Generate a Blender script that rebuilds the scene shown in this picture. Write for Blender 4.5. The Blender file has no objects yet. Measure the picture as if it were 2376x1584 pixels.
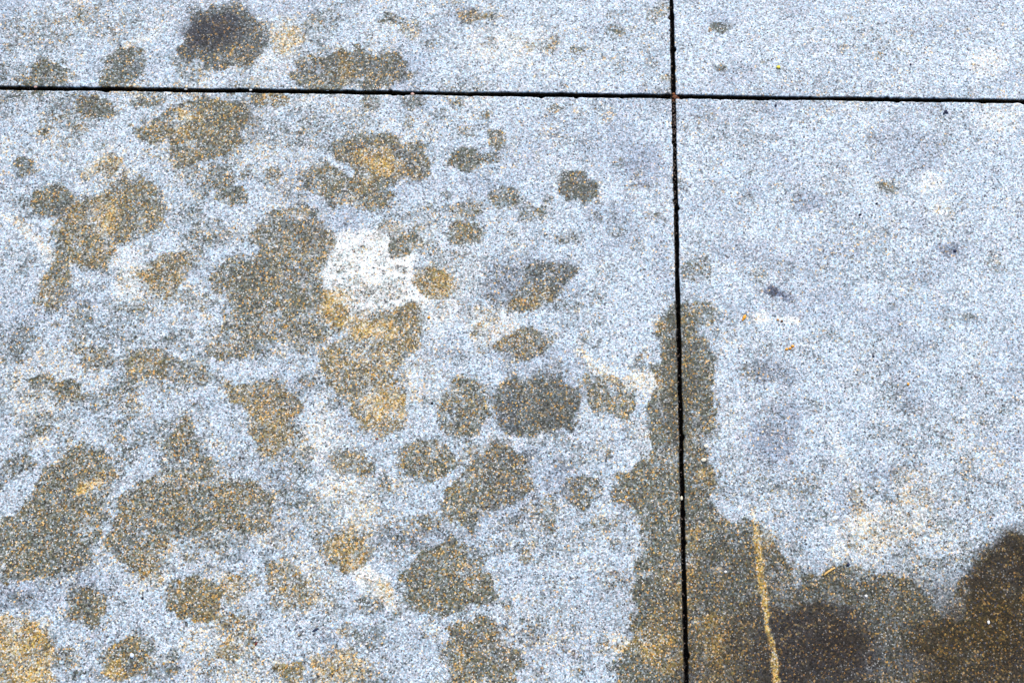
import bpy, bmesh, math, random
import numpy as np
from mathutils import Matrix, Vector

C = bpy.context.scene.collection
SC = bpy.context.scene
random.seed(7)

# ------------------------------------------------------------------ camera
FOCAL, PITCH, YAW, ROLL, CAM_H = 40.0, math.radians(13), -0.00839768, 0.02072487, 1.2
R3 = Matrix.Rotation(YAW, 3, 'Z') @ Matrix.Rotation(PITCH, 3, 'X') @ Matrix.Rotation(ROLL, 3, 'Z')
cam = bpy.data.cameras.new('camera')
cam.lens = FOCAL; cam.sensor_width = 36; cam.clip_start = .01; cam.clip_end = 500
cam_o = bpy.data.objects.new('camera', cam); C.objects.link(cam_o)
cam_o.matrix_world = Matrix.Translation((0, 0, CAM_H)) @ R3.to_4x4()
SC.camera = cam_o

# ------------------------------------------------------------------ daylight
SUN_EL, SUN_AZ = math.radians(42), math.radians(12)      # azimuth clockwise from +Y (far side of the slabs)
w = bpy.data.worlds.new('World'); SC.world = w; w.use_nodes = True
nt = w.node_tree; nt.nodes.clear()
sky = nt.nodes.new('ShaderNodeTexSky'); sky.sky_type = 'NISHITA'; sky.sun_disc = False
sky.sun_elevation = SUN_EL; sky.sun_rotation = SUN_AZ
bg = nt.nodes.new('ShaderNodeBackground'); bg.inputs[1].default_value = .10
wo = nt.nodes.new('ShaderNodeOutputWorld')
nt.links.new(sky.outputs[0], bg.inputs[0]); nt.links.new(bg.outputs[0], wo.inputs[0])
sun = bpy.data.lights.new('sun', 'SUN'); sun.energy = 4.2; sun.angle = math.radians(.5); sun.color = (1, .97, .93)
so = bpy.data.objects.new('sun', sun); C.objects.link(so)
sd = Vector((math.sin(SUN_AZ) * math.cos(SUN_EL), math.cos(SUN_AZ) * math.cos(SUN_EL), math.sin(SUN_EL)))
so.rotation_euler = sd.to_track_quat('Z', 'Y').to_euler(); so.location = (0, 2, 4)
SC.view_settings.view_transform = 'Standard'; SC.view_settings.look = 'None'
SC.view_settings.gamma = 1; SC.view_settings.use_curve_mapping = False
SC.view_settings.exposure = 0.25

# ------------------------------------------------------------------ survey: photo measurements to metres on the paving
R = np.array(R3)
def ground(u, v):
    d = R @ np.array([(u - 1188) / 2376 * 36 / FOCAL, -(v - 792) / 2376 * 36 / FOCAL, -1.0])
    d = d * (-CAM_H / d[2])
    return d[:2]
K = 2376 / 2352
def gv(x, y): return ground(x * K, y * K)
MM = float(np.linalg.norm(gv(1186, 700) - gv(1166, 700))) / 20      # metres for one survey unit

# ------------------------------------------------------------------ numpy value noise
def _h(ix, iy, s):
    n = (ix * 374761393 + iy * 668265263 + s * 1442695041) & 0xffffffff
    n = ((n ^ (n >> 13)) * 1274126177) & 0xffffffff
    return ((n ^ (n >> 16)) & 0xffff) / 65535.0
def vnoise(x, y, s=0):
    xi = np.floor(x).astype(np.int64); yi = np.floor(y).astype(np.int64)
    fx = x - xi; fy = y - yi
    fx = fx * fx * (3 - 2 * fx); fy = fy * fy * (3 - 2 * fy)
    a = _h(xi, yi, s); b = _h(xi + 1, yi, s); c = _h(xi, yi + 1, s); d = _h(xi + 1, yi + 1, s)
    return (a * (1 - fx) + b * fx) * (1 - fy) + (c * (1 - fx) + d * fx) * fy
def fbm(x, y, s=0, o=3):
    t = 0; a = .5; n = 0
    for k in range(o):
        t = t + a * vnoise(x * 2 ** k, y * 2 ** k, s + k * 17); n += a; a *= .5
    return t / n
def sst(a, b, x):
    t = np.clip((x - a) / (b - a), 0, 1); return t * t * (3 - 2 * t)

# ------------------------------------------------------------------ the stains on the stone (shape of each from the photograph)
# outline stains: (points, dark, ochre, slate, edge softness)
POLY = [
 ([(440,20),(470,10),(530,8),(575,30),(600,85),(600,115),(580,150),(545,163),(500,162),(470,152),(440,140),(410,118),(415,100),(430,70)], .95,.12,.35,6),
 ([(395,125),(425,125),(450,150),(455,195),(425,195),(398,165)], .45,.1,0,10),
 ([(232,150),(245,130),(285,118),(325,120),(342,132),(335,150),(312,162),(308,185),(290,200),(255,194),(235,175)], .78,.15,0,6),
 ([(58,198),(60,182),(75,160),(100,150),(140,152),(155,170),(160,198),(110,204)], .85,.15,0,5),
 ([(668,165),(680,140),(720,128),(760,125),(780,108),(850,112),(880,130),(910,130),(940,150),(950,170),(925,190),(890,207),(760,207),(690,205),(670,185)], .82,.2,.05,5),
 ([(170,245),(190,222),(240,215),(257,235),(255,265),(235,277),(200,270),(175,262)], .8,.2,0,6),
 ([(410,240),(460,222),(520,230),(560,238),(574,265),(570,295),(550,330),(510,352),(480,365),(450,360),(440,378),(410,380),(395,350),(400,325),(375,310),(350,330),(328,325),(310,300),(320,290),(360,280),(385,270)], .84,.32,0,5),
 ([(768,340),(790,310),(850,302),(900,310),(940,330),(985,340),(1000,365),(990,395),(965,412),(930,418),(905,400),(895,425),(895,455),(880,475),(835,486),(790,470),(740,452),(700,435),(693,410),(710,392),(745,388),(775,402),(790,415),(812,408),(800,385),(775,365)], .8,.3,0,6),
 ([(250,430),(290,408),(340,412),(370,440),(387,480),(375,515),(330,535),(290,560),(250,590),(215,615),(190,600),(165,590),(158,630),(152,680),(130,705),(100,695),(90,650),(110,610),(130,580),(110,540),(140,500),(170,470),(210,460),(235,455)], .78,.35,0,9),
 ([(330,600),(370,580),(400,575),(440,585),(440,620),(420,660),(390,695),(350,685),(322,655),(320,620)], .6,.45,0,14),
 ([(585,540),(600,505),(640,485),(690,480),(735,495),(765,535),(765,560),(750,600),(742,650),(780,690),(800,720),(790,740),(760,745),(740,790),(700,800),(650,785),(600,790),(560,808),(510,825),(475,815),(480,780),(510,740),(530,700),(530,672),(490,655),(475,630),(530,600),(588,612),(600,575)], .72,.28,0,8),
 ([(740,820),(770,780),(800,745),(850,725),(930,705),(970,700),(978,770),(940,810),(900,850),(908,890),(940,930),(930,970),(890,1000),(840,995),(800,960),(790,900),(740,870),(735,840)], .68,.5,0,14),
 ([(1215,620),(1260,602),(1305,605),(1320,638),(1290,670),(1250,690),(1220,715),(1180,715),(1160,690),(1200,668),(1210,650)], .68,.15,.15,9),
 ([(1105,640),(1140,605),(1200,615),(1215,650),(1170,690),(1110,670)], .42,.05,.4,14),
 ([(160,780),(195,770),(215,800),(262,810),(255,832),(215,850),(185,838),(165,805)], .52,.35,0,12),
 ([(515,872),(560,880),(620,868),(670,885),(700,920),(698,945),(658,960),(675,1000),(660,1035),(625,1060),(590,1042),(572,1000),(580,970),(560,940),(525,912)], .7,.48,0,9),
 ([(1130,900),(1180,870),(1250,855),(1300,880),(1332,925),(1322,965),(1272,990),(1200,1000),(1160,1000),(1135,972),(1142,935)], .86,.15,.15,6),
 ([(1340,872),(1370,850),(1420,868),(1458,900),(1455,940),(1420,962),(1380,950),(1350,915)], .7,.3,0,8),
 ([(1552,712),(1530,740),(1508,770),(1515,830),(1495,870),(1490,930),(1497,1000),(1500,1062),(1470,1058),(1430,1080),(1415,1120),(1430,1160),(1470,1180),(1480,1212),(1460,1262),(1450,1330),(1455,1400),(1466,1462),(1425,1500),(1405,1600),(1405,1800),(1900,1900),(2900,1700),(2700,1180),(2370,1215),(2315,1242),(2280,1262),(2235,1312),(2205,1368),(2200,1405),(2182,1425),(2150,1392),(2110,1345),(2040,1305),(1960,1297),(1880,1305),(1822,1348),(1800,1292),(1778,1250),(1757,1215),(1700,1206),(1645,1192),(1632,1130),(1625,1070),(1612,1015),(1640,962),(1645,885),(1622,800),(1597,715),(1575,700)], .88,.22,0,6),
 ([(1100,1042),(1150,1012),(1190,1040),(1220,1085),(1222,1130),(1170,1160),(1120,1185),(1070,1215),(1030,1190),(1015,1150),(1040,1110),(1085,1090)], .8,.28,0,8),
 ([(960,1290),(1000,1245),(1050,1243),(1090,1290),(1138,1330),(1148,1360),(1120,1385),(1060,1400),(1010,1418),(960,1388),(925,1345),(930,1312)], .84,.28,0,6),
 ([(1055,1430),(1110,1422),(1160,1455),(1190,1505),(1195,1600),(1130,1660),(1025,1600),(1025,1495),(1040,1455)], .8,.32,0,7),
 ([(610,1310),(640,1273),(690,1290),(692,1330),(740,1360),(738,1400),(690,1410),(640,1382),(612,1350)], .52,.45,0,12),
 ([(510,1400),(590,1408),(592,1470),(545,1522),(500,1510),(500,1450)], .6,.45,0,10),
 ([(-30,1190),(60,1182),(80,1130),(110,1080),(140,1040),(190,1022),(240,1040),(268,1080),(265,1120),(232,1180),(225,1230),(215,1270),(180,1318),(130,1320),(50,1335),(-60,1335)], .76,.28,0,10),
 ([(362,1080),(370,1040),(380,1005),(405,970),(440,962),(455,1000),(470,1060),(520,1080),(570,1100),(600,1120),(625,1160),(620,1210),(560,1225),(500,1215),(450,1225),(400,1225),(385,1260),(375,1312),(340,1320),(290,1290),(240,1275),(245,1220),(265,1150),(300,1130),(332,1110)], .74,.32,0,9),
 ([(-30,1430),(60,1425),(108,1440),(125,1490),(125,1600),(60,1660),(-60,1600)], .62,.72,0,8),
]
# round stains: (x, y, rx, ry, angle, dark, ochre, slate, bleach, softness)
ELL = [
 (650,92,36,40,20,.38,.75,0,0,16),(790,160,22,46,0,.1,.7,0,0,18),(150,262,20,9,-30,.5,.4,0,0,8),(335,229,42,20,0,.6,.2,0,0,8),
 (440,272,38,6,36,-.1,.97,0,.0,6),(415,300,20,14,0,0,.8,0,0,12),(215,500,12,26,0,-.05,.7,0,0,12),(255,490,8,30,30,-.1,.97,0,0,7),(225,1100,16,6,-45,0,.97,0,0,5),(870,765,36,22,-20,0,.85,0,0,24),(885,935,22,14,0,-.1,.8,0,.1,14),(865,375,40,18,20,-.05,.97,0,0,16),(435,325,14,7,-10,-.4,0,0,.15,8),(620,230,35,20,0,.5,.45,0,0,8),(705,288,52,13,-42,.36,.1,0,0,12),
 (855,237,27,20,0,.45,.25,0,0,9),(945,235,32,20,0,.42,.1,.15,0,10),(1048,238,18,12,0,.45,.1,0,0,8),(875,368,60,28,20,-.05,.75,0,0,25),(845,420,30,40,0,0,.45,0,0,20),
 (1075,367,42,24,-8,.72,.15,0,0,6),(1070,303,24,14,0,.42,.2,0,0,8),(1140,318,20,24,0,.55,.25,0,0,8),(1128,362,20,13,0,.5,.1,0,0,8),
 (1333,428,41,34,15,.82,.1,.1,0,5),(1155,452,40,24,10,.6,.1,0,0,8),(1075,482,36,24,0,.48,.3,0,0,9),(1210,488,22,18,0,.4,.1,0,0,9),(1252,490,20,17,0,.5,.1,0,0,8),
 (1068,536,38,33,10,.62,.2,0,0,7),(935,565,36,28,0,.68,.2,0,0,7),(905,520,22,14,0,.4,.5,0,0,10),(1300,546,22,10,0,.35,.1,0,0,8),(1415,525,22,18,0,.3,0,0,0,10),
 (55,385,26,20,0,.62,.1,0,0,8),(250,376,30,28,0,.52,.5,0,0,9),(225,372,14,44,30,0,.55,0,.25,12),(120,462,45,38,0,.76,.2,0,0,7),(240,510,40,55,20,0,.6,0,0,24),(165,580,25,30,0,0,.5,0,0,18),
 (75,548,70,7,42,-.1,.5,0,.7,7),(500,402,38,28,15,.5,.2,0,0,10),(530,450,38,24,0,.56,.2,0,0,9),(440,395,40,26,0,.28,.25,0,0,14),(480,540,46,32,0,.42,.15,0,0,14),(628,400,23,18,0,.48,.25,0,0,7),
 (430,590,26,16,0,.3,.4,0,0,10),(650,600,40,60,0,0,.35,0,0,30),(765,700,38,40,0,0,.75,0,0,20),(692,492,14,12,0,-.2,.8,0,.2,8),(740,550,24,50,0,0,.3,0,0,20),
 (1000,655,46,33,15,.52,.6,0,0,8),(1215,690,50,18,-15,.15,.45,0,0,14),(1205,790,62,33,-12,.62,.35,0,0,11),(1320,717,19,20,0,.42,.1,0,0,9),(1365,685,20,15,0,.34,.1,0,0,10),
 (860,760,60,42,0,0,.75,0,0,28),(880,930,55,38,0,-.1,.75,0,.15,24),(810,745,26,16,0,-.1,.9,0,.2,14),(950,725,28,24,0,.1,.5,0,0,14),
 (340,835,55,36,5,.7,.45,0,0,8),(440,860,52,30,10,.46,.3,0,0,13),(360,880,60,22,0,.3,.15,0,0,14),(100,872,24,14,0,.58,.2,0,0,7),(152,905,40,26,20,.68,.35,0,0,8),(230,926,20,12,0,.4,.1,0,0,9),
 (455,690,34,20,0,.32,.15,0,0,12),(180,715,30,16,0,.25,.2,0,0,12),(60,740,26,20,0,.25,0,0,0,14),(1065,935,56,62,0,.62,.28,0,0,12),(1170,950,30,40,20,0,0,.45,0,18),(1275,935,50,40,0,.1,0,.1,0,20),
 (1372,838,42,11,42,-.1,.85,0,.1,9),(1475,880,34,22,0,-.2,.6,0,.3,10),(1480,850,30,16,0,.3,.1,0,0,12),(1600,612,30,24,0,.42,.1,0,0,9),(1612,722,34,26,0,.5,.25,0,0,9),
 (1750,1330,4.2,112,-5,-.12,1.0,0,0,3),(1765,1440,4.2,90,-8,-.12,1.0,0,0,3),(1782,1550,4.5,90,-8,-.1,1.0,0,0,3),(1755,1235,16,26,0,-.2,.55,0,.05,12),(1870,1490,150,90,0,0,0,.6,0,60),(495,75,75,60,0,0,0,.75,0,40),
 (985,1056,62,40,5,.64,.3,0,0,9),(800,1062,42,32,0,.52,.35,0,0,11),(1340,1126,40,34,0,.56,.2,.1,0,10),(1290,1105,50,40,0,.12,0,.35,0,20),(1245,1175,44,30,0,.32,.2,0,0,14),(1180,1210,40,18,0,.3,.1,0,0,12),
 (960,1205,32,20,-20,.4,.2,0,0,10),(900,1185,34,24,0,.2,.3,0,0,14),(800,1266,50,36,-10,.62,.55,0,0,9),(725,1190,36,36,0,.35,.3,0,0,14),(830,1200,40,30,-30,0,.6,0,.1,16),(780,1130,60,40,0,-.1,.35,0,.3,24),
 (880,1105,60,30,0,.15,.1,0,0,20),(850,1385,26,22,0,.46,.2,0,0,9),(445,1376,57,48,5,.72,.45,0,0,7),(545,1345,34,30,0,.42,.5,0,0,12),(560,1340,16,16,0,0,.5,0,0,8),(200,1392,42,38,0,.6,.35,0,0,10),
 (285,1512,46,38,0,.66,.4,0,0,8),(262,1535,24,14,0,0,.8,0,0,8),(155,1512,28,24,0,.45,.35,0,0,9),(790,1530,60,38,0,.42,.6,0,0,10),(665,1535,30,22,0,.5,.55,0,0,9),(45,1068,30,20,0,.48,.1,0,0,12),(45,1520,50,50,0,0,.8,0,0,24),(1640,1470,30,60,0,0,.8,0,0,40),(590,640,50,60,0,.2,.2,0,0,20),
 (200,1340,70,26,0,.12,0,.3,0,24),(40,1370,60,26,0,.1,0,.35,0,22),(480,1245,34,22,0,.4,.2,0,0,10),(350,1330,34,18,0,.1,.6,0,0,14),(320,1230,40,30,0,0,.3,0,0,22),(570,1150,60,40,0,0,.35,0,0,24),
 (210,1110,34,10,-45,0,.9,0,.0,9),(850,640,80,60,-10,0,.1,0,.8,50),(930,560,60,30,0,0,.1,0,.5,30),(1010,712,50,34,0,0,.15,0,.5,26),(800,545,40,18,0,0,0,0,.6,14),(850,1325,60,18,45,-.1,.25,0,1.0,12),(885,1360,24,14,45,0,.7,0,.3,9),
 (640,110,40,60,30,0,.1,0,.35,26),(700,220,60,14,-30,0,.1,0,.25,14),(320,95,50,7,-28,0,.25,0,.5,7),(1165,110,80,50,0,0,.15,0,.4,34),(300,640,36,46,0,0,.3,0,.5,22),(280,590,50,16,-20,0,.1,0,.3,12),
 (1130,750,60,46,0,0,.4,0,.35,30),(1150,1020,90,24,-20,0,.1,0,.25,24),(960,870,40,60,20,.15,.3,0,.1,24),(1010,810,40,30,0,.15,.1,.15,0,16),(730,1000,60,50,0,0,.2,0,.35,28),(1475,1020,40,50,0,0,0,0,.25,18),
 (40,330,40,30,0,.1,0,0,0,24),(130,330,40,20,0,.1,.3,0,.1,16),(560,330,30,16,0,.2,.1,0,0,12),
 (1400,330,70,50,10,.05,0,.3,0,34),(1440,390,60,30,0,0,0,.25,0,24),(1250,290,80,30,0,0,0,.25,0,30),(1220,350,60,30,0,0,0,.25,0,30),
 (1780,855,48,26,15,.26,0,.65,0,24),(1728,852,28,20,0,.36,.1,.1,0,10),(1765,1020,60,46,25,.16,0,.7,0,48),(1800,985,30,46,-20,.1,0,.5,0,30),(1800,960,40,34,0,.08,0,.55,0,24),(2178,572,24,16,0,.2,0,.8,0,9),(1790,680,30,6,28,.3,0,1.0,0,5),(2110,350,60,50,0,.04,0,.4,0,34),(1480,380,50,60,0,.05,0,.5,0,30),(1776,674,12,7,0,.1,0,.5,0,4),
 (1862,462,40,24,-30,.08,0,.6,0,16),(1520,600,24,60,0,.05,0,.25,0,20),(2090,915,36,30,0,.1,0,.35,0,18),(2230,1080,30,40,0,.25,.1,.1,0,16),(1830,1120,40,26,0,.2,.1,.15,0,16),(2100,1060,24,30,0,.22,.1,0,0,12),(1960,880,10,28,10,.2,.1,0,0,8),
 (1650,68,20,13,0,.62,.1,0,0,7),(1659,158,11,9,0,.6,0,0,0,3),(1755,140,9,8,0,.3,0,0,0,5),(1412,72,20,17,0,.5,.1,0,0,7),(1325,112,14,10,0,.4,.2,0,0,7),(1222,104,14,10,0,.3,.3,0,0,7),(1530,178,12,9,0,.3,.4,0,0,5),(2042,430,22,15,0,.48,.2,0,0,8),(1715,455,12,7,0,.4,0,0,0,6),
 (1745,630,18,14,0,.3,.15,0,0,8),(2285,600,16,22,0,.25,.1,0,0,9),(2220,730,30,14,0,.22,.1,0,0,10),(1910,770,34,12,25,.3,.1,0,0,9),(1705,490,10,8,0,.2,0,0,0,6),(1735,268,24,20,0,.14,0,0,0,12),
 (2262,140,36,26,0,0,.12,0,.5,14),(2290,268,46,38,0,0,.12,0,.42,20),(2140,420,24,22,0,0,.08,0,.5,12),(2165,482,24,18,20,0,.2,0,.4,10),(2040,1205,105,50,-10,0,.3,0,.5,34),(1985,1215,22,34,0,0,.6,0,.05,14),(1945,1060,14,70,-22,0,.1,0,.3,12),
 (2105,1120,46,40,0,0,.25,0,.3,20),(2000,1240,34,28,0,.2,.55,0,0,14),(1945,1255,40,12,-30,0,.5,0,.15,8),(2080,1140,20,20,0,.1,.6,0,.1,8),(1752,728,15,12,0,0,0,0,.8,5),(1815,735,16,8,15,0,0,0,.8,4),(1970,1150,16,34,0,.3,.4,0,0,10),
 (2070,1090,20,22,0,.35,.3,0,0,10),(2180,1170,60,60,0,.18,.1,0,0,34),(1740,1150,50,20,0,.18,.1,0,0,20),(1860,1110,60,40,0,.15,.1,0,0,30),(2130,1330,60,40,30,.3,.1,0,0,24),(1680,1000,20,80,0,0,0,0,.12,14),
 (2185,1395,26,22,0,-.5,0,.15,.1,8),(2170,1345,34,50,20,-.15,0,.1,0,12),(2205,1365,14,30,30,-.2,0,0,.1,8),(2112,1518,34,22,10,-.45,0,.25,.05,14),(1655,1302,18,8,0,-.4,0,0,.1,7),(1822,1345,20,10,0,-.3,0,0,.05,10),(1600,1012,36,9,0,-.35,.1,0,.05,8),
 (1556,1400,60,130,0,0,.5,0,0,50),(1640,1490,90,80,0,0,.55,0,0,50),(1520,1480,60,60,0,0,.6,0,0,30),(1540,1390,24,26,0,.1,0,.1,0,14),(1535,1430,24,20,0,.2,0,0,0,12),(1590,1250,26,50,0,0,.5,0,0,16),(2280,1480,110,100,0,0,.4,0,0,60),(2100,1440,80,40,0,0,.25,0,0,30),(1620,1090,14,14,0,-.1,.5,0,.3,5),
 (1420,1480,30,20,0,.1,.7,0,0,12),(1290,1470,34,8,-8,0,.6,0,.05,8),(1400,1330,24,22,0,.3,.2,0,0,10),(1280,1345,22,18,0,.25,.2,0,0,10),(1330,1300,60,8,5,0,.3,0,.1,8),(1290,1400,34,24,0,.22,.1,0,0,14),(1220,1460,30,24,0,.28,.2,0,0,12),(1340,1240,40,24,0,.16,.1,0,0,16),
 (620,650,20,20,0,.1,.1,0,0,10),(830,575,16,7,0,.3,.2,0,0,5),(925,620,12,10,0,.3,.2,0,0,5),(1190,560,16,12,0,.1,.3,0,0,8),(1240,545,18,12,0,.2,.1,0,0,8),(950,240,14,8,0,.1,0,0,0,8),(820,265,20,16,0,.15,.2,0,0,10),
 (240,55,90,40,0,.25,.1,0,0,40),(90,80,70,50,0,.28,.1,0,0,40),(900,42,30,14,0,.45,.1,0,0,8),(1085,38,34,14,0,.5,.5,0,0,8),(720,52,20,16,0,.4,.3,0,0,8),(590,65,30,24,0,.4,.15,0,0,12),(1415,36,24,10,0,.35,0,0,0,10),
 (300,205,30,8,0,.3,.5,0,0,8),(590,190,30,14,0,.2,.4,0,0,10),(430,208,40,6,0,.25,.4,0,0,6),(595,208,24,6,0,.4,.2,0,0,5),
]
# deep grime: (x, y, rx, ry, angle, amount, softness)
GRIME = [(1860,1480,150,95,-6,.86,60),(1620,1560,90,120,0,.5,70),(2000,1400,500,90,0,.34,60),(1900,1500,110,60,0,.92,50),(1720,1480,70,110,0,.60,60),(1860,1560,220,70,0,.7,60),(2330,1390,110,160,20,.88,30),(2250,1500,190,110,0,.84,80),(2100,1420,180,100,0,.35,70),(1700,1290,130,80,0,.18,50),(2050,1560,400,60,0,.45,70),
         (490,75,70,50,0,.5,40),(1700,1360,120,130,0,.34,50),(1980,1350,120,50,0,.25,40),(1590,1100,50,400,0,.12,40),(1560,900,34,170,0,.28,20),(1560,1400,60,200,0,.12,40),(1560,1440,20,40,0,.35,16),(215,250,40,24,0,.16,14),(1270,950,50,38,0,.22,20),(820,150,90,40,0,.12,30),(1333,428,36,30,0,.15,10),(570,290,40,50,0,.1,30)]

def chaikin(p, n=2):
    p = np.array(p, float)
    for _ in range(n):
        q = np.roll(p, -1, 0); p = np.stack([.75 * p + .25 * q, .25 * p + .75 * q], 1).reshape(-1, 2)
    return p
def sdf_poly(px, py, pts):
    d2 = np.full(px.shape, 1e9); ins = np.zeros(px.shape, bool)
    n = len(pts)
    for i in range(n):
        a = pts[i]; b = pts[(i + 1) % n]; e = b - a
        wx = px - a[0]; wy = py - a[1]
        t = np.clip((wx * e[0] + wy * e[1]) / (e @ e + 1e-18), 0, 1)
        dx = wx - e[0] * t; dy = wy - e[1] * t
        d2 = np.minimum(d2, dx * dx + dy * dy)
        if a[1] != b[1]:
            c = (a[1] > py) != (b[1] > py)
            ins ^= c & (px < e[0] * (py - a[1]) / e[1] + a[0])
    d = np.sqrt(d2); return np.where(ins, -d, d)

U = MM
POLY_W = [(chaikin([gv(*q) for q in p], 1), d, o, s, soft * U) for p, d, o, s, soft in POLY]
ELL_W = [(gv(x, y), rx * U, ry * U, math.radians(-a), min(d * 1.22, .9) if d > .24 else d, o, s * (.75 if x > 1590 and s < 1 else 1), b, soft * U) for x, y, rx, ry, a, d, o, s, b, soft in ELL]
BLEACH = [([(765,560),(790,535),(850,530),(930,545),(965,600),(960,660),(985,700),(930,705),(850,725),(800,738),(765,690),(748,640)], 1.0, 9),
          ([(960,520),(1060,515),(1090,560),(1120,640),(1090,700),(1010,720),(980,660),(990,600)], .32, 30)]
BLEACH_W = [(chaikin([gv(*q) for q in p], 1), a, sf * U) for p, a, sf in BLEACH]
GR_W = [(gv(x, y), rx * U, ry * U, math.radians(-a), g, soft * U) for x, y, rx, ry, a, g, soft in GRIME]
# the same kind of spots carries on over the stones beyond the picture
corners = [ground(*c) for c in ((0, 0), (2376, 0), (0, 1584), (2376, 1584))]
FX0, FX1 = min(c[0] for c in corners), max(c[0] for c in corners)
FY0, FY1 = min(c[1] for c in corners), max(c[1] for c in corners)
for k in range(420):
    x, y = random.uniform(-2.3, 2.6), random.uniform(-1.9, 2.9)
    if FX0 - .03 < x < FX1 + .03 and FY0 - .03 < y < FY1 + .03: continue
    r = random.uniform(8, 46) * U
    ELL_W.append((np.array([x, y]), r, r * random.uniform(.5, 1), random.uniform(0, 3), random.uniform(.3, .8), random.uniform(0, .5), random.uniform(0, .2), 0, 8 * U))

# a scatter of little faint drips over the left stones
_r = random.Random(21)
for k in range(520):
    x, y = _r.uniform(20, 1560), _r.uniform(20, 1560)
    if _r.random() < .35 and x > 1000 and y < 500: continue
    rr = _r.uniform(5, 17) * (1 if _r.random() < .8 else 1.7)
    ELL_W.append((gv(x, y), rr * U, rr * _r.uniform(.6, 1) * U, _r.uniform(0, 3), _r.uniform(.14, .5), _r.uniform(0, .4) * (_r.random() < .5), 0, 0, _r.uniform(4, 9) * U))
for k in range(70):
    x, y = _r.uniform(1600, 2340), _r.uniform(20, 1280)
    rr = _r.uniform(4, 13)
    ELL_W.append((gv(x, y), rr * U, rr * _r.uniform(.5, 1) * U, _r.uniform(0, 3), _r.uniform(.08, .3), _r.uniform(0, .3) * (_r.random() < .3), _r.uniform(0, .4) * (_r.random() < .5), 0, _r.uniform(4, 9) * U))

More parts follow.
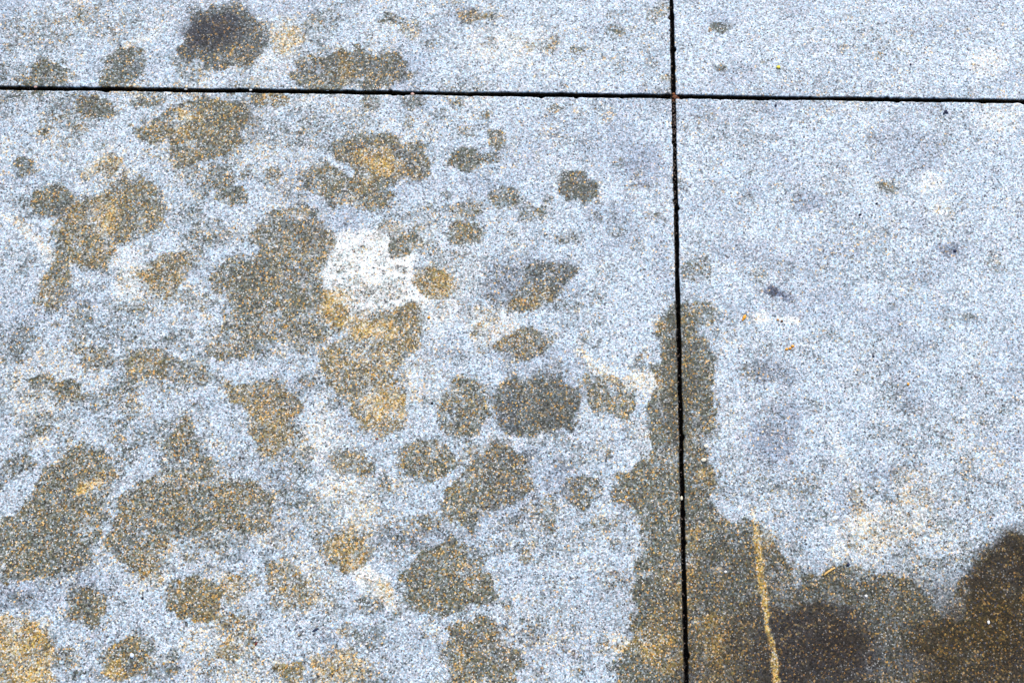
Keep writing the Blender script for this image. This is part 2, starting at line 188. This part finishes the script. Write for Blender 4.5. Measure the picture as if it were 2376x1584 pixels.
def fields(x, y):
    n = x.shape[0]
    # ragged outlines: the position is disturbed before the outlines are read
    wx = x + (fbm(x / .018, y / .018, 3) - .5) * .021 + (fbm(x / .0060, y / .0060, 9, 2) - .5) * .0085
    wy = y + (fbm(x / .018, y / .018, 41) - .5) * .021 + (fbm(x / .0060, y / .0060, 57, 2) - .5) * .0085
    dark = np.zeros(n); och = np.zeros(n); sl = np.zeros(n); bl = np.zeros(n); gr = np.zeros(n)
    sub = np.zeros(n)
    SV = .35 + 2.6 * sst(.35, .75, vnoise(x / .016, y / .016, 301))      # some rims crisp, some feathered
    HM = sst(.48, .68, fbm(x / .013, y / .013, 311)) * .42
    for pts, amt, soft in BLEACH_W:
        f = sst(soft, -soft, sdf_poly(wx, wy, pts)) if len(x) else 0
        bl = np.maximum(bl, f * amt)
    for pts, d, o, s, soft in POLY_W:
        lo = pts.min(0) - .03; hi = pts.max(0) + .03
        m = np.where((wx > lo[0]) & (wx < hi[0]) & (wy > lo[1]) & (wy < hi[1]))[0]
        if not len(m): continue
        sd_ = sdf_poly(wx[m], wy[m], pts) - .0016; sf = soft * .6 * SV[m]
        f = np.maximum(sst(sf, -sf, sd_), sst(.011, .001, sd_) * HM[m])
        dark[m] = np.maximum(dark[m], f * d); och[m] = np.maximum(och[m], f * o); sl[m] = np.maximum(sl[m], f * s)
    for c, rx, ry, a, d, o, s, b, soft in ELL_W:
        big = max(rx, ry) + soft + .015
        m = np.where((abs(wx - c[0]) < big) & (abs(wy - c[1]) < big))[0]
        if not len(m): continue
        k_ = .3 if o >= 1 else (.5 if max(rx, ry) < 30 * U else .8)      # the narrow drip line runs nearly straight
        dx = x[m] + (wx[m] - x[m]) * k_ - c[0]; dy = y[m] + (wy[m] - y[m]) * k_ - c[1]
        u = dx * math.cos(a) + dy * math.sin(a); v = -dx * math.sin(a) + dy * math.cos(a)
        q = np.sqrt((u / rx) ** 2 + (v / ry) ** 2); sd_ = (q - 1) * min(rx, ry) - .0014
        sf = soft * .6 * (SV[m] if o < 1 else 1.0)
        f = sst(sf, -sf, sd_)
        if d > 0: dark[m] = np.maximum(dark[m], np.minimum(f * d, 1)) if d > .3 else np.clip(dark[m] + f * d, 0, 1)
        elif d < 0: sub[m] = np.maximum(sub[m], -d * f)
        och[m] = np.maximum(och[m], f * o); sl[m] = np.maximum(sl[m], f * s); bl[m] = np.maximum(bl[m], f * b)
    for c, rx, ry, a, g, soft in GR_W:
        dx = wx - c[0]; dy = wy - c[1]
        u = dx * math.cos(a) + dy * math.sin(a); v = -dx * math.sin(a) + dy * math.cos(a)
        q = np.sqrt((u / rx) ** 2 + (v / ry) ** 2)
        gr = np.maximum(gr, g * (.82 + .36 * fbm(x / .03, y / .02, 321)) * sst(soft * .7, -soft * .7, (q - 1) * min(rx, ry)))
    gr = np.clip(gr * (1 - .85 * (och > .9)), 0, 1)          # the drip line lies on top of the grime
    dark = np.clip(dark - sub, 0, 1)
    dark = dark * (1 - .38 * sst(.56, .74, fbm(x / .020, y / .016, 201, 4)) * (dark < .93))     # thin places inside a stain
    a_, b_ = x * .8 + y * .6, x * .6 - y * .8
    och = np.where(och < .999, och * (.45 + 1.1 * fbm(a_ / .022, b_ / .007, 211)), och)         # rust smeared in short strokes
    bl = np.clip(bl * (.55 + .8 * fbm(x / .02, y / .02, 221, 4)), 0, 1)
    # faint cloudy dirt: heavier on the near left stones than on the far right one
    j = ground(1563, 224)
    weight = .30 + .45 * sst(j[0] + .02, j[0] - .55, x) + .40 * sst(j[1] - .18, j[1] - .62, y)
    weight = np.where(y > j[1], weight * .9, weight)
    cl = sst(.48, .72, fbm(x / .045, y / .03, 77)) * .42 + sst(.5, .75, fbm(x / .014, y / .011, 91)) * .34
    rim = sst(j[1] - .34, j[1] - .56, y) * .45 * sst(.42, .66, fbm(x / .02, y / .016, 181)) * (x > j[0])      # spatter above the brown stain
    dark = np.clip(np.maximum(dark, np.maximum(cl * weight, np.maximum(.11 * weight, rim))), 0, 1)
    och = np.clip(np.maximum(och, sst(.52, .78, fbm(x / .05, y / .04, 131)) * .42 * weight), 0, 1)
    sl = np.clip(np.maximum(sl, sst(.55, .8, fbm(x / .06, y / .035, 151)) * .28), 0, 1)
    return dark, och, sl, bl, gr

# ------------------------------------------------------------------ materials
def mat(name):
    m = bpy.data.materials.new(name); m.use_nodes = True
    t = m.node_tree; t.nodes.clear()
    o = t.nodes.new('ShaderNodeOutputMaterial'); b = t.nodes.new('ShaderNodeBsdfPrincipled')
    t.links.new(b.outputs[0], o.inputs[0]); return m, t, b
class G:
    def __init__(s, t): s.t = t
    def n(s, k, **kw):
        x = s.t.nodes.new(k)
        for a, b in kw.items(): setattr(x, a, b)
        return x
    def l(s, a, b): s.t.links.new(a, b)
    def put(s, sock, v):
        if hasattr(v, 'links') or isinstance(v, bpy.types.NodeSocket): s.l(v, sock)
        else: sock.default_value = v
    def math(s, op, a, b=0.0, c=0.0, clamp=False):
        x = s.n('ShaderNodeMath', operation=op, use_clamp=clamp)
        s.put(x.inputs[0], a); s.put(x.inputs[1], b); s.put(x.inputs[2], c); return x.outputs[0]
    def mix(s, f, a, b, mode='MIX'):
        x = s.n('ShaderNodeMix', data_type='RGBA', blend_type=mode)
        s.put(x.inputs[0], f)
        s.put(x.inputs[6], a if isinstance(a, bpy.types.NodeSocket) else (*a, 1)); s.put(x.inputs[7], b if isinstance(b, bpy.types.NodeSocket) else (*b, 1))
        return x.outputs[2]
    def ramp(s, v, lo, hi, o0=0.0, o1=1.0):
        x = s.n('ShaderNodeMapRange', interpolation_type='SMOOTHSTEP')
        s.put(x.inputs[0], v)
        for k, q in zip((1, 2, 3, 4), (lo, hi, o0, o1)): s.put(x.inputs[k], q)
        return x.outputs[0]
    def vor(s, vec, scale, feature='F1', rnd=1.0):
        x = s.n('ShaderNodeTexVoronoi', feature=feature); s.l(vec, x.inputs['Vector'])
        x.inputs['Scale'].default_value = scale; x.inputs['Randomness'].default_value = rnd; return x
    def noise(s, vec, scale, det=3, rough=.5):
        x = s.n('ShaderNodeTexNoise'); s.l(vec, x.inputs['Vector'])
        x.inputs['Scale'].default_value = scale; x.inputs['Detail'].default_value = det; x.inputs['Roughness'].default_value = rough
        return x

stone, t, bsdf = mat('granular_stone'); g = G(t)
pos = g.n('ShaderNodeNewGeometry').outputs['Position']
at = g.n('ShaderNodeAttribute', attribute_name='stain'); sp = g.n('ShaderNodeSeparateColor'); g.l(at.outputs['Color'], sp.inputs[0])
A_d, A_o, A_s = sp.outputs; A_b = at.outputs['Alpha']
A_g = g.n('ShaderNodeAttribute', attribute_name='grime_dark').outputs['Fac']
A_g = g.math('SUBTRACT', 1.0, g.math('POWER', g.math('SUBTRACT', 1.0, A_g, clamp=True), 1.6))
v1 = g.vor(pos, 610); v2 = g.vor(pos, 980); v3 = g.vor(pos, 400)
c1 = g.n('ShaderNodeSeparateColor'); g.l(v1.outputs['Color'], c1.inputs[0])
c2 = g.n('ShaderNodeSeparateColor'); g.l(v2.outputs['Color'], c2.inputs[0])
c3 = g.n('ShaderNodeSeparateColor'); g.l(v3.outputs['Color'], c3.inputs[0])
fine = g.noise(pos, 300, 2, .6).outputs['Fac']
# stain amounts, broken up grain by grain
jit = g.math('MULTIPLY', g.math('SUBTRACT', c1.outputs[2], .5), g.math('MULTIPLY', g.ramp(A_d, 0, .3), .55))
clump = g.noise(pos, 230, 3, .6).outputs['Fac']; cloud = g.noise(pos, 75, 4, .6).outputs['Fac']
edge = g.math('MULTIPLY', g.ramp(A_d, .0, .25), g.ramp(A_d, .45, .95, 1.0, .45))
A_dd = g.math('SUBTRACT', 1.0, g.math('POWER', g.math('SUBTRACT', 1.0, A_d), 1.55))
D = g.math('ADD', A_dd, jit)
D = g.math('ADD', D, g.math('MULTIPLY', g.math('SUBTRACT', clump, .5), g.math('MULTIPLY', edge, 1.9)))
D = g.math('ADD', D, g.math('MULTIPLY', g.math('SUBTRACT', cloud, .52), g.math('MULTIPLY_ADD', edge, .5, .28)), clamp=True)
lightc = g.mix(g.noise(pos, 12, 4, .55).outputs['Fac'], (.445, .512, .595), (.575, .607, .64))
lightc = g.mix(A_s, lightc, (.20, .22, .30))
lightc = g.mix(A_b, lightc, (.86, .84, .80))
lightc = g.mix(g.math('MULTIPLY', A_o, .30), lightc, (.66, .58, .42))
darkc = g.mix(A_s, (.092, .096, .072), (.050, .058, .082))
darkc = g.mix(g.math('MULTIPLY', g.math('POWER', A_o, 2.3), 1.0, clamp=True), darkc, (.44, .27, .055))
col = g.mix(D, lightc, darkc)
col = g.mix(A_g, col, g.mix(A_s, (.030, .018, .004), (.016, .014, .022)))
# ochre grains where the stone is rusty
thr = g.math('MULTIPLY_ADD', g.math('ADD', A_o, g.math('MULTIPLY', D, .12)), -.27, .995)
isoch = g.math('GREATER_THAN', c3.outputs[1], thr)
ochc = g.mix(c2.outputs[2], (.55, .38, .08), (.40, .16, .03))
och_l = g.mix(D, (.80, .60, .28), ochc)
isoch2 = g.math('MULTIPLY', g.math('GREATER_THAN', c1.outputs[1], thr), .75)
both = g.math('MULTIPLY', g.math('MAXIMUM', g.math('MULTIPLY', isoch, .35), isoch2), g.math('MULTIPLY_ADD', A_g, -.62, .95))
col = g.mix(both, col, och_l)
# grain brightness: flakes of light and dark minerals
b1 = g.math('MULTIPLY_ADD', g.math('SUBTRACT', c1.outputs[0], .5), g.math('MULTIPLY', g.math('MULTIPLY_ADD', D, .45, .95), g.math('MULTIPLY_ADD', A_b, -.45, 1.0)), .98)
b2 = g.math('MULTIPLY_ADD', c2.outputs[0], .80, .60)
br = g.math('MULTIPLY', b1, b2)
brc = g.n('ShaderNodeCombineColor'); [g.l(br, brc.inputs[i]) for i in range(3)]
col = g.mix(1.0, col, brc.outputs[0], 'MULTIPLY')
# coloured grains: cool and warm everywhere, ochre where the stone is rusty
cool = g.ramp(c2.outputs[1], .62, .75); warm = g.ramp(c1.outputs[1], .72, .8)
col = g.mix(g.math('MULTIPLY', cool, .8), col, g.mix(1.0, col, (.74, 1.0, 1.14), 'MULTIPLY'))
col = g.mix(g.math('MULTIPLY', warm, .55), col, g.mix(1.0, col, (1.24, 1.0, .98), 'MULTIPLY'))
# sparse near-black and near-white crystals
blk = g.math('MULTIPLY', g.math('GREATER_THAN', c1.outputs[2], .955), .75)
wht = g.math('MULTIPLY', g.math('GREATER_THAN', c2.outputs[2], .972), .8)
col = g.mix(blk, col, (.035, .035, .045))
col = g.mix(g.math('MULTIPLY', wht, g.math('MULTIPLY_ADD', A_g, -.8, 1.0)), col, (.80, .78, .74))
g.l(col, bsdf.inputs['Base Color'])
g.l(g.math('MULTIPLY_ADD', c2.outputs[0], .3, .55), bsdf.inputs['Roughness'])
bsdf.inputs['Specular IOR Level'].default_value = .3
hgt = g.math('ADD', g.math('MULTIPLY', c1.outputs[0], .5), g.math('ADD', g.math('MULTIPLY', v1.outputs['Distance'], -.6), g.math('MULTIPLY', fine, .6)))
bmp = g.n('ShaderNodeBump'); bmp.inputs['Strength'].default_value = .45; bmp.inputs['Distance'].default_value = .0006
g.l(hgt, bmp.inputs['Height']); g.l(bmp.outputs[0], bsdf.inputs['Normal'])

def simple(name, c0, c1_, scale=800, rough=.8):
    m, t_, b = mat(name); q = G(t_)
    p = q.n('ShaderNodeNewGeometry').outputs['Position']
    q.l(q.mix(q.ramp(q.noise(p, scale, 4, .6).outputs['Fac'], .35, .65), c0, c1_), b.inputs['Base Color'])
    b.inputs['Roughness'].default_value = rough
    bp = q.n('ShaderNodeBump'); bp.inputs['Strength'].default_value = .4; bp.inputs['Distance'].default_value = .0005
    q.l(q.noise(p, scale * 2, 3).outputs['Fac'], bp.inputs['Height']); q.l(bp.outputs[0], b.inputs['Normal'])
    return m
M_bed = simple('joint_soil', (.006, .005, .004), (.022, .014, .010))
M_grit = simple('joint_grit', (.04, .025, .018), (.16, .12, .10), 450)
M_ground = simple('ground_grit', (.22, .22, .22), (.34, .34, .35), 60)
M = {
 'yellow': simple('yellow_petal', (.85, .72, .06), (.80, .62, .05), 600, .6),
 'orange': simple('orange_crumb', (.80, .30, .02), (.85, .42, .03), 700, .6),
 'amber': simple('amber_crumb', (.45, .20, .05), (.55, .28, .08), 700),
 'brown': simple('brown_crumb', (.10, .035, .012), (.17, .07, .02), 700),
 'rust': simple('rusty_soil', (.07, .018, .006), (.26, .09, .025), 420),
 'black': simple('black_crumb', (.008, .008, .012), (.02, .02, .03), 700),
 'navy': simple('blue_black_crumb', (.012, .016, .05), (.03, .035, .08), 700),
 'red': simple('dark_red_crumb', (.22, .02, .01), (.10, .012, .01), 700),
 'pale': simple('pale_grit', (.70, .62, .45), (.80, .74, .60), 500),
 'white': simple('white_grit', (.80, .79, .76), (.75, .72, .68), 500, .5),
 'bluewhite': simple('blue_white_flake', (.55, .68, .85), (.72, .8, .9), 400, .4),
 'pink': simple('pinkish_grit', (.50, .28, .22), (.66, .45, .38), 500),
 'straw': simple('straw', (.62, .36, .10), (.75, .50, .18), 500, .6),
}

# ------------------------------------------------------------------ the setting
def structure(o, label=None):
    o['kind'] = 'structure'
    if label: o['label'] = label
    return o
def mesh_obj(name, verts, faces, m, parent=None, smooth=False):
    me = bpy.data.meshes.new(name); me.from_pydata(verts, [], faces); me.materials.append(m)
    if smooth: me.shade_smooth()
    o = bpy.data.objects.new(name, me); C.objects.link(o)
    if parent: o.parent = parent
    return o

S = 60.0
structure(mesh_obj('ground', [(-S, -S, -.06), (S, -S, -.06), (S, S, -.06), (-S, S, -.06)], [(0, 1, 2, 3)], M_ground), 'grey gritty ground under and around the stone pavement')
pavement = bpy.data.objects.new('pavement', None); C.objects.link(pavement); pavement.empty_display_size = .1
structure(pavement, 'pale blue grey stone pavement of large square slabs blotched with dark round stains')

J = ground(1563, 224)            # where the two joints cross
SLAB, GAP = .90, .0046
HG = GAP / 2

def axis(lo, hi, f0, f1, step, coarse):
    """ticks: close near both edges and through the stretch f0..f1, wide elsewhere"""
    inset = [0, .0004, .0009, .0016, .0026]
    ticks = [lo + i for i in inset]
    x = lo + .0045
    while x < hi - .0045:
        ticks.append(x); x += step if f0 < x < f1 else coarse
    ticks += [hi - i for i in reversed(inset)]
    return np.array(ticks)

def slab_mesh(name, x0, x1, y0, y1, seed, step=.0021, coarse=.009, fx=(-9, -9), fy=(-9, -9)):
    xs = axis(x0, x1, *fx, step, coarse); ys = axis(y0, y1, *fy, step, coarse)
    nx, ny = len(xs), len(ys)
    X, Y = np.meshgrid(xs, ys, indexing='ij'); X = X.ravel().copy(); Y = Y.ravel().copy()
    dl, dr, db, dt = X - x0, x1 - X, Y - y0, y1 - Y
    d = np.minimum(np.minimum(dl, dr), np.minimum(db, dt))
    # worn, slightly chipped arrises
    def wob(s, a):
        n = (fbm(a / .006, s + a * 0, seed, 3) - .5) * .0016 + (fbm(a / .05, s + a * 0, seed + 5, 2) - .5) * .0014
        return n + np.clip(fbm(a / .008, s + 9 + a * 0, seed + 11, 2) - .69, 0, 1) * .012
    fade = lambda q: np.clip(1 - q / .006, 0, 1) ** 1.3
    Xn = X + wob(1.5, Y) * fade(dl) - wob(3.5, Y) * fade(dr)
    Yn = Y + wob(5.5, X) * fade(db) - wob(7.5, X) * fade(dt)
    r = .0011 * (.7 + .9 * vnoise(X / .012, Y / .012, seed + 3))
    q = np.clip(r - d, 0, r)
    Z = -(r - np.sqrt(np.maximum(r * r - q * q, 0))) + (fbm(X / .11, Y / .11, seed + 21) - .5) * .0012 + (fbm(X / .012, Y / .012, seed + 31) - .5) * .00018
    top = np.stack([Xn, Yn, Z], 1)
    idx = np.arange(nx * ny).reshape(nx, ny)
    q4 = np.stack([idx[:-1, :-1], idx[1:, :-1], idx[1:, 1:], idx[:-1, 1:]], -1).reshape(-1, 4)
    ring = np.concatenate([idx[:, 0], idx[-1, 1:], idx[-2::-1, -1], idx[0, -2:0:-1]])
    mid = top[ring].copy(); mid[:, 2] -= .0022; low = mid.copy(); low[:, 2] = -.05
    base = nx * ny; nr = len(ring); k = np.arange(nr); k2 = (k + 1) % nr
    side = np.stack([ring[k], base + k, base + k2, ring[k2]], -1)
    side2 = np.stack([base + k, base + nr + k, base + nr + k2, base + k2], -1)
    V = np.concatenate([top, mid, low]); F = np.concatenate([q4, side, side2])
    me = bpy.data.meshes.new(name)
    me.vertices.add(len(V)); me.vertices.foreach_set('co', V.ravel().astype(np.float32))
    me.loops.add(F.size); me.loops.foreach_set('vertex_index', F.ravel().astype(np.int32))
    me.polygons.add(len(F)); me.polygons.foreach_set('loop_start', (np.arange(len(F)) * 4).astype(np.int32))
    me.polygons.foreach_set('loop_total', np.full(len(F), 4, np.int32))
    me.update(calc_edges=True); me.validate(); me.shade_smooth()
    dk, oc, sl, bl, gr = fields(V[:, 0], V[:, 1])
    deep = np.zeros(len(V)); deep[nx * ny:] = 1; deep[ring] = .55; gr = np.maximum(gr, deep)      # slab rims and sides darkened so the joints read black
    a = me.attributes.new('stain', 'FLOAT_COLOR', 'POINT')
    a.data.foreach_set('color', np.stack([dk, oc, sl, bl], 1).ravel().astype(np.float32))
    a = me.attributes.new('grime_dark', 'FLOAT', 'POINT'); a.data.foreach_set('value', gr.astype(np.float32))  # grime of the stains plus the darkened joint sides
    me.materials.append(stone)
    return me

FXR, FYR = (FX0 - .02, FX1 + .02), (FY0 - .02, FY1 + .02)
def cell(i, j):                   # slab i columns right of / left of the crossing, j rows up / down
    x0 = J[0] + i * (SLAB + GAP) + HG; y0 = J[1] + j * (SLAB + GAP) + HG
    return x0, x0 + SLAB, y0, y0 + SLAB
LAB = {(-1, -1): 'large near left slab covered with dark and rusty blotches', (0, -1): 'near right slab, clear pale blue with a dark brown corner at the bottom',
       (-1, 0): 'far left slab with a row of dark round stains along the joint', (0, 0): 'far right slab, clean pale blue grey'}
for (i, j), lab in LAB.items():
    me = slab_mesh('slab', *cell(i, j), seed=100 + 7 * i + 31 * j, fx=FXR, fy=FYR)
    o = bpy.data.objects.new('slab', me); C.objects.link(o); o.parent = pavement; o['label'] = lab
for i in range(-2, 2):            # the stones around them
    for j in range(-2, 2):
        if (i, j) in LAB: continue
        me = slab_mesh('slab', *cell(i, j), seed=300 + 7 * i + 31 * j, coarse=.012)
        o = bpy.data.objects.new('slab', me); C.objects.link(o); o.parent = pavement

# soil at the bottom of the joints
bed = []
def strip(x0, x1, y0, y1, n, along_x):
    vs = []; fs = []
    for k in range(n + 1):
        tt = k / n
        for s in range(4):
            u = s / 3
            x = x0 + (x1 - x0) * (tt if along_x else u); y = y0 + (y1 - y0) * (u if along_x else tt)
            vs.append((x, y, -.011 + .0035 * (random.random() - .5) - (.001 if s in (1, 2) else 0)))
    for k in range(n):
        for s in range(3):
            a = k * 4 + s; f = (a, a + 1, a + 5, a + 4)
            fs.append(f if not along_x else f[::-1])
    return vs, fs
W = .006
v1_, f1_ = strip(J[0] - 1.7, J[0] + 1.7, J[1] - W, J[1] + W, 900, True)
v2_, f2_ = strip(J[0] - W, J[0] + W, J[1] - 1.7, J[1] - W - .001, 600, False)
v3_, f3_ = strip(J[0] - W, J[0] + W, J[1] + W + .001, J[1] + 1.7, 400, False)
o1 = len(v1_); o2 = o1 + len(v2_)
mesh_obj('joint_soil', v1_ + v2_ + v3_, f1_ + [tuple(a + o1 for a in f) for f in f2_] + [tuple(a + o2 for a in f) for f in f3_], M_bed, pavement)

# loose grit lodged in the joints, too small to pick apart
def lump_into(bm, p, rx, ry, rz, seed, rot=0.0, sub=1, rough=.25):
    rnd = random.Random(seed)
    r = bmesh.ops.create_icosphere(bm, subdivisions=sub, radius=1)
    c, s = math.cos(rot), math.sin(rot)
    for v in r['verts']:
        k = 1 + rnd.uniform(-rough, rough)
        x, y, z = v.co.x * rx * k, v.co.y * ry * k, v.co.z * rz * k
        v.co = Vector((p[0] + x * c - y * s, p[1] + x * s + y * c, p[2] + z))
bm = bmesh.new()
rnd = random.Random(5)
def grit_run(ax, lo, hi, n, z, big):
    for k in range(n):
        a = rnd.uniform(lo, hi); b = rnd.uniform(-.0024, .0024); r = rnd.uniform(.0006, big)
        p = (J[0] + b, a, z + rnd.uniform(-.001, .0015)) if ax else (a, J[1] + b, z + rnd.uniform(-.001, .0015))
        lump_into(bm, p, r, r * rnd.uniform(.6, 1), r * .7, rnd.random(), rnd.uniform(0, 3))
grit_run(False, J[0] - .8, J[0] + .45, 160, -.008, .0014)
grit_run(True, J[1] - .66, J[1] + .15, 110, -.008, .0014)
grit_run(True, J[1] - .045, J[1] - .006, 60, -.0028, .0014)
grit_run(True, J[1] - .09, J[1] - .045, 30, -.004, .0013)     # the filled stretch just below the crossing
grit_run(True, J[1] - .16, J[1] - .08, 26, -.005, .0013)
grit_run(False, J[0] - .74, J[0] - .70, 10, -.004, .0012)
me = bpy.data.meshes.new('joint_grit'); bm.to_mesh(me); bm.free(); me.materials.append(M_grit)
o = bpy.data.objects.new('joint_grit', me); C.objects.link(o); o.parent = pavement; o['kind'] = 'stuff'

# ------------------------------------------------------------------ little things lying on the paving (photo pixels, real millimetres)
PX = MM / K
def tag(o, label, cat, group=None):
    o['label'] = label; o['category'] = cat
    if group: o['group'] = group
def bit(name, u, v, w_, h_, m, label, cat, rot=0.0, z=None, flat=.45, group=None, lobes=None):
    p = ground(u, v); bm = bmesh.new()
    for k, (du, dv, s) in enumerate(lobes or [(0, 0, 1)]):
        rx, ry = w_ * PX / 2 * s, h_ * PX / 2 * s
        q = ground(u + du, v + dv) - p
        lump_into(bm, (q[0], q[1], min(rx, ry) * flat * .7), rx, ry, min(rx, ry) * flat, hash((u, v, k)) & 0xffff, math.radians(rot), 2, .14)
    me = bpy.data.meshes.new(name); bm.to_mesh(me); bm.free(); me.materials.append(M[m]); me.shade_smooth()
    o = bpy.data.objects.new(name, me); C.objects.link(o); o.location = (p[0], p[1], .0002 if z is None else z)
    tag(o, label, cat, group); return o
cg = 'coloured crumbs scattered on the right slab'; dg = 'dark crumbs scattered on the slabs'; pg = 'pale grit on the slabs'; jg = 'small stones stuck in the joints'
bit('crumb', 1805.7, 156.7, 10, 8, 'yellow', 'bright lemon yellow crumb on the far right slab, the only yellow one', 'crumb', 10, group=cg)
bit('crumb', 1727, 736, 8, 13, 'orange', 'orange teardrop shaped crumb on the near right slab, nearest to the vertical joint', 'crumb', -28, group=cg, lobes=[(0, 0, 1), (-3, 5, .6)])
bit('crumb', 1833, 808, 7, 5.5, 'orange', 'long orange crumb of three joined lobes on the near right slab', 'crumb', 15, group=cg, lobes=[(-8, 2, 1.05), (0, 0, 1), (6, -5, 1.1)])
bit('crumb', 1804.5, 742, 6, 5, 'amber', 'small amber crumb beside a white fleck, left of the dark brown one', 'crumb', group=cg)
bit('crumb', 1814, 745, 6.5, 5, 'brown', 'small dark brown crumb just right of an amber crumb under a white fleck', 'crumb', group=cg)
bit('crumb', 995, 736.5, 7, 6, 'orange', 'round orange crumb on the near left slab under the big white patch', 'crumb', group='orange crumb on the left slab')
bit('crumb', 2107, 891, 6, 6, 'orange', 'tiny orange crumb far out on the right slab, rightmost of the orange ones', 'crumb', group=cg)
bit('crumb', 875, 1018.5, 5, 4, 'red', 'tiny dark red crumb under the rusty blotch in the middle of the left slab', 'crumb')
bit('crumb', 594, 1493, 4.5, 8, 'red', 'small dark red sliver near the bottom edge of the left slab', 'crumb', -25)
bit('crumb', 1995.4, 498, 7, 5, 'black', 'lone black crumb in the clean upper part of the near right slab', 'crumb', group=dg)
bit('crumb', 2215.5, 582, 9, 7, 'navy', 'blue black crumb on the edge of a small slate coloured smudge at right', 'crumb', -20, group=dg)
bit('crumb', 2026.5, 826, 6, 4.5, 'navy', 'small blue black crumb in the middle of the near right slab', 'crumb', group=dg)
bit('crumb', 2194, 259, 11, 9, 'navy', 'ragged blue black crumb just below the horizontal joint at right', 'crumb', 30, group=dg, lobes=[(0, 0, .8), (-4, 4, .5), (4, 3, .45)])
bit('crumb', 2113, 149.5, 5, 5, 'navy', 'tiny blue black crumb on the far right slab', 'crumb', group=dg)
bit('crumb', 2034.5, 472, 5, 5, 'navy', 'tiny dark blue crumb up and right of the lone black crumb', 'crumb', group=dg)
bit('crumb', 1800, 245, 6, 6, 'navy', 'tiny dark crumb just below the horizontal joint, right of the crossing', 'crumb', group=dg)
bit('crumb', 1003, 935, 7, 6, 'black', 'small black crumb between two large dark blotches on the left slab', 'crumb', group=dg)
bit('crumb', 695.6, 1087, 5.5, 5.5, 'black', 'small round black crumb on a pale patch of the left slab', 'crumb', group=dg)
bit('crumb', 732, 1460, 15, 5, 'navy', 'thin blue black sliver lying slanted near the bottom of the left slab', 'sliver', 30, group=dg)
bit('crumb', 1967.5, 1309, 8, 7, 'navy', 'blue black crumb on the upper rim of the big brown stain', 'crumb', group=dg)
bit('crumb', 280, 107, 5, 5, 'navy', 'tiny dark blue crumb on the far left slab, left of the bluish black stain', 'crumb', group=dg)
bit('crumb', 331, 1386, 5.5, 5, 'black', 'tiny black crumb right of a small brown blotch at lower left', 'crumb', group=dg)
bit('grit', 1638, 1035, 10, 9, 'pale', 'cream coloured grain at the rim of the dark joint stain, upper of two', 'grit', group=pg)
bit('grit', 1632.5, 1067, 12, 9, 'pale', 'cream coloured grain at the rim of the dark joint stain, lower of two', 'grit', 20, group=pg)
bit('grit', 1683, 1326, 7, 6, 'white', 'small white grain on the brown stain left of the ochre streak', 'grit', group=pg)
bit('grit', 2009, 1382, 7, 7, 'white', 'small white grain in the upper middle of the brown stain', 'grit', group=pg)
bit('grit', 2293, 1443, 6, 9, 'white', 'small white grain in the darkest brown corner at right', 'grit', group=pg)
bit('flake', 306.5, 1520, 9, 11, 'bluewhite', 'blue white flake in a dark blotch near the bottom left', 'flake', 35)
bit('grit', 957, 217, 9, 7, 'pink', 'pinkish stone lodged in the horizontal joint, right of the double stain', 'grit', z=-.002, group=jg)
bit('grit', 82, 200.5, 9, 8, 'pink', 'pinkish stone lodged in the horizontal joint near its left end', 'grit', 30, z=-.0015, group=jg)
bit('grit', 430, 206, 8, 5, 'white', 'pale grain on the upper lip of the horizontal joint below the bluish black stain', 'grit', z=-.0015, group=jg)
bit('grit', 581, 208, 7, 6, 'white', 'pale grain on the joint lip, left of the ringed rusty blotch', 'grit', z=-.0015, group=jg)
bit('grit', 758, 208, 12, 4, 'white', 'long pale grain on the joint lip under the double dark stain', 'grit', -15, z=-.0015, group=jg)
bit('grit', 1582, 1155, 6, 10, 'pale', 'light tan stone lodged alone in the lower vertical joint', 'grit', z=-.002, group=jg)
bit('soil_clump', 1567, 224, 15, 13, 'rust', 'rusty brown soil clump filling the crossing of the two joints', 'soil clump', 40, z=-.004, flat=.7, lobes=[(0, 0, 1), (5, 3, .8), (-3, -8, .6), (-4, 7, .55)])
bit('soil_clump', 1572.5, 272, 7, 16, 'brown', 'dark brown soil clump on the right lip of the vertical joint below the crossing', 'soil clump', z=-.003, flat=.7, lobes=[(0, 0, 1), (1, 6, .7)])
# a bit of straw: a bent, tapered stalk
def straw(u0, v0, u1, v1, wd, label):
    a, b = ground(u0, v0), ground(u1, v1); L = float(np.linalg.norm(b - a)); bm = bmesh.new(); rings = []
    for k in range(7):
        s = k / 6; x = L * (s - .5); y = .0006 * math.sin(s * 3.1); r = wd * (1 - .55 * abs(s - .4))
        rings.append([bm.verts.new((x, y + r * math.cos(q * math.pi / 3), r * .7 + r * .7 * math.sin(q * math.pi / 3))) for q in range(6)])
    for k in range(6):
        for q in range(6): bm.faces.new((rings[k][q], rings[k + 1][q], rings[k + 1][(q + 1) % 6], rings[k][(q + 1) % 6]))
    bm.faces.new(rings[0]); bm.faces.new(rings[-1][::-1]); bmesh.ops.recalc_face_normals(bm, faces=bm.faces)
    me = bpy.data.meshes.new('straw'); bm.to_mesh(me); bm.free(); me.materials.append(M['straw']); me.shade_smooth()
    o = bpy.data.objects.new('straw', me); C.objects.link(o); m_ = (a + b) / 2
    o.location = (m_[0], m_[1], .0002); o.rotation_euler = (0, 0, math.atan2(b[1] - a[1], b[0] - a[0])); tag(o, label, 'straw')
straw(1911, 1334, 1937, 1317, .0011, 'short tan stalk of straw on the upper rim of the brown stain')
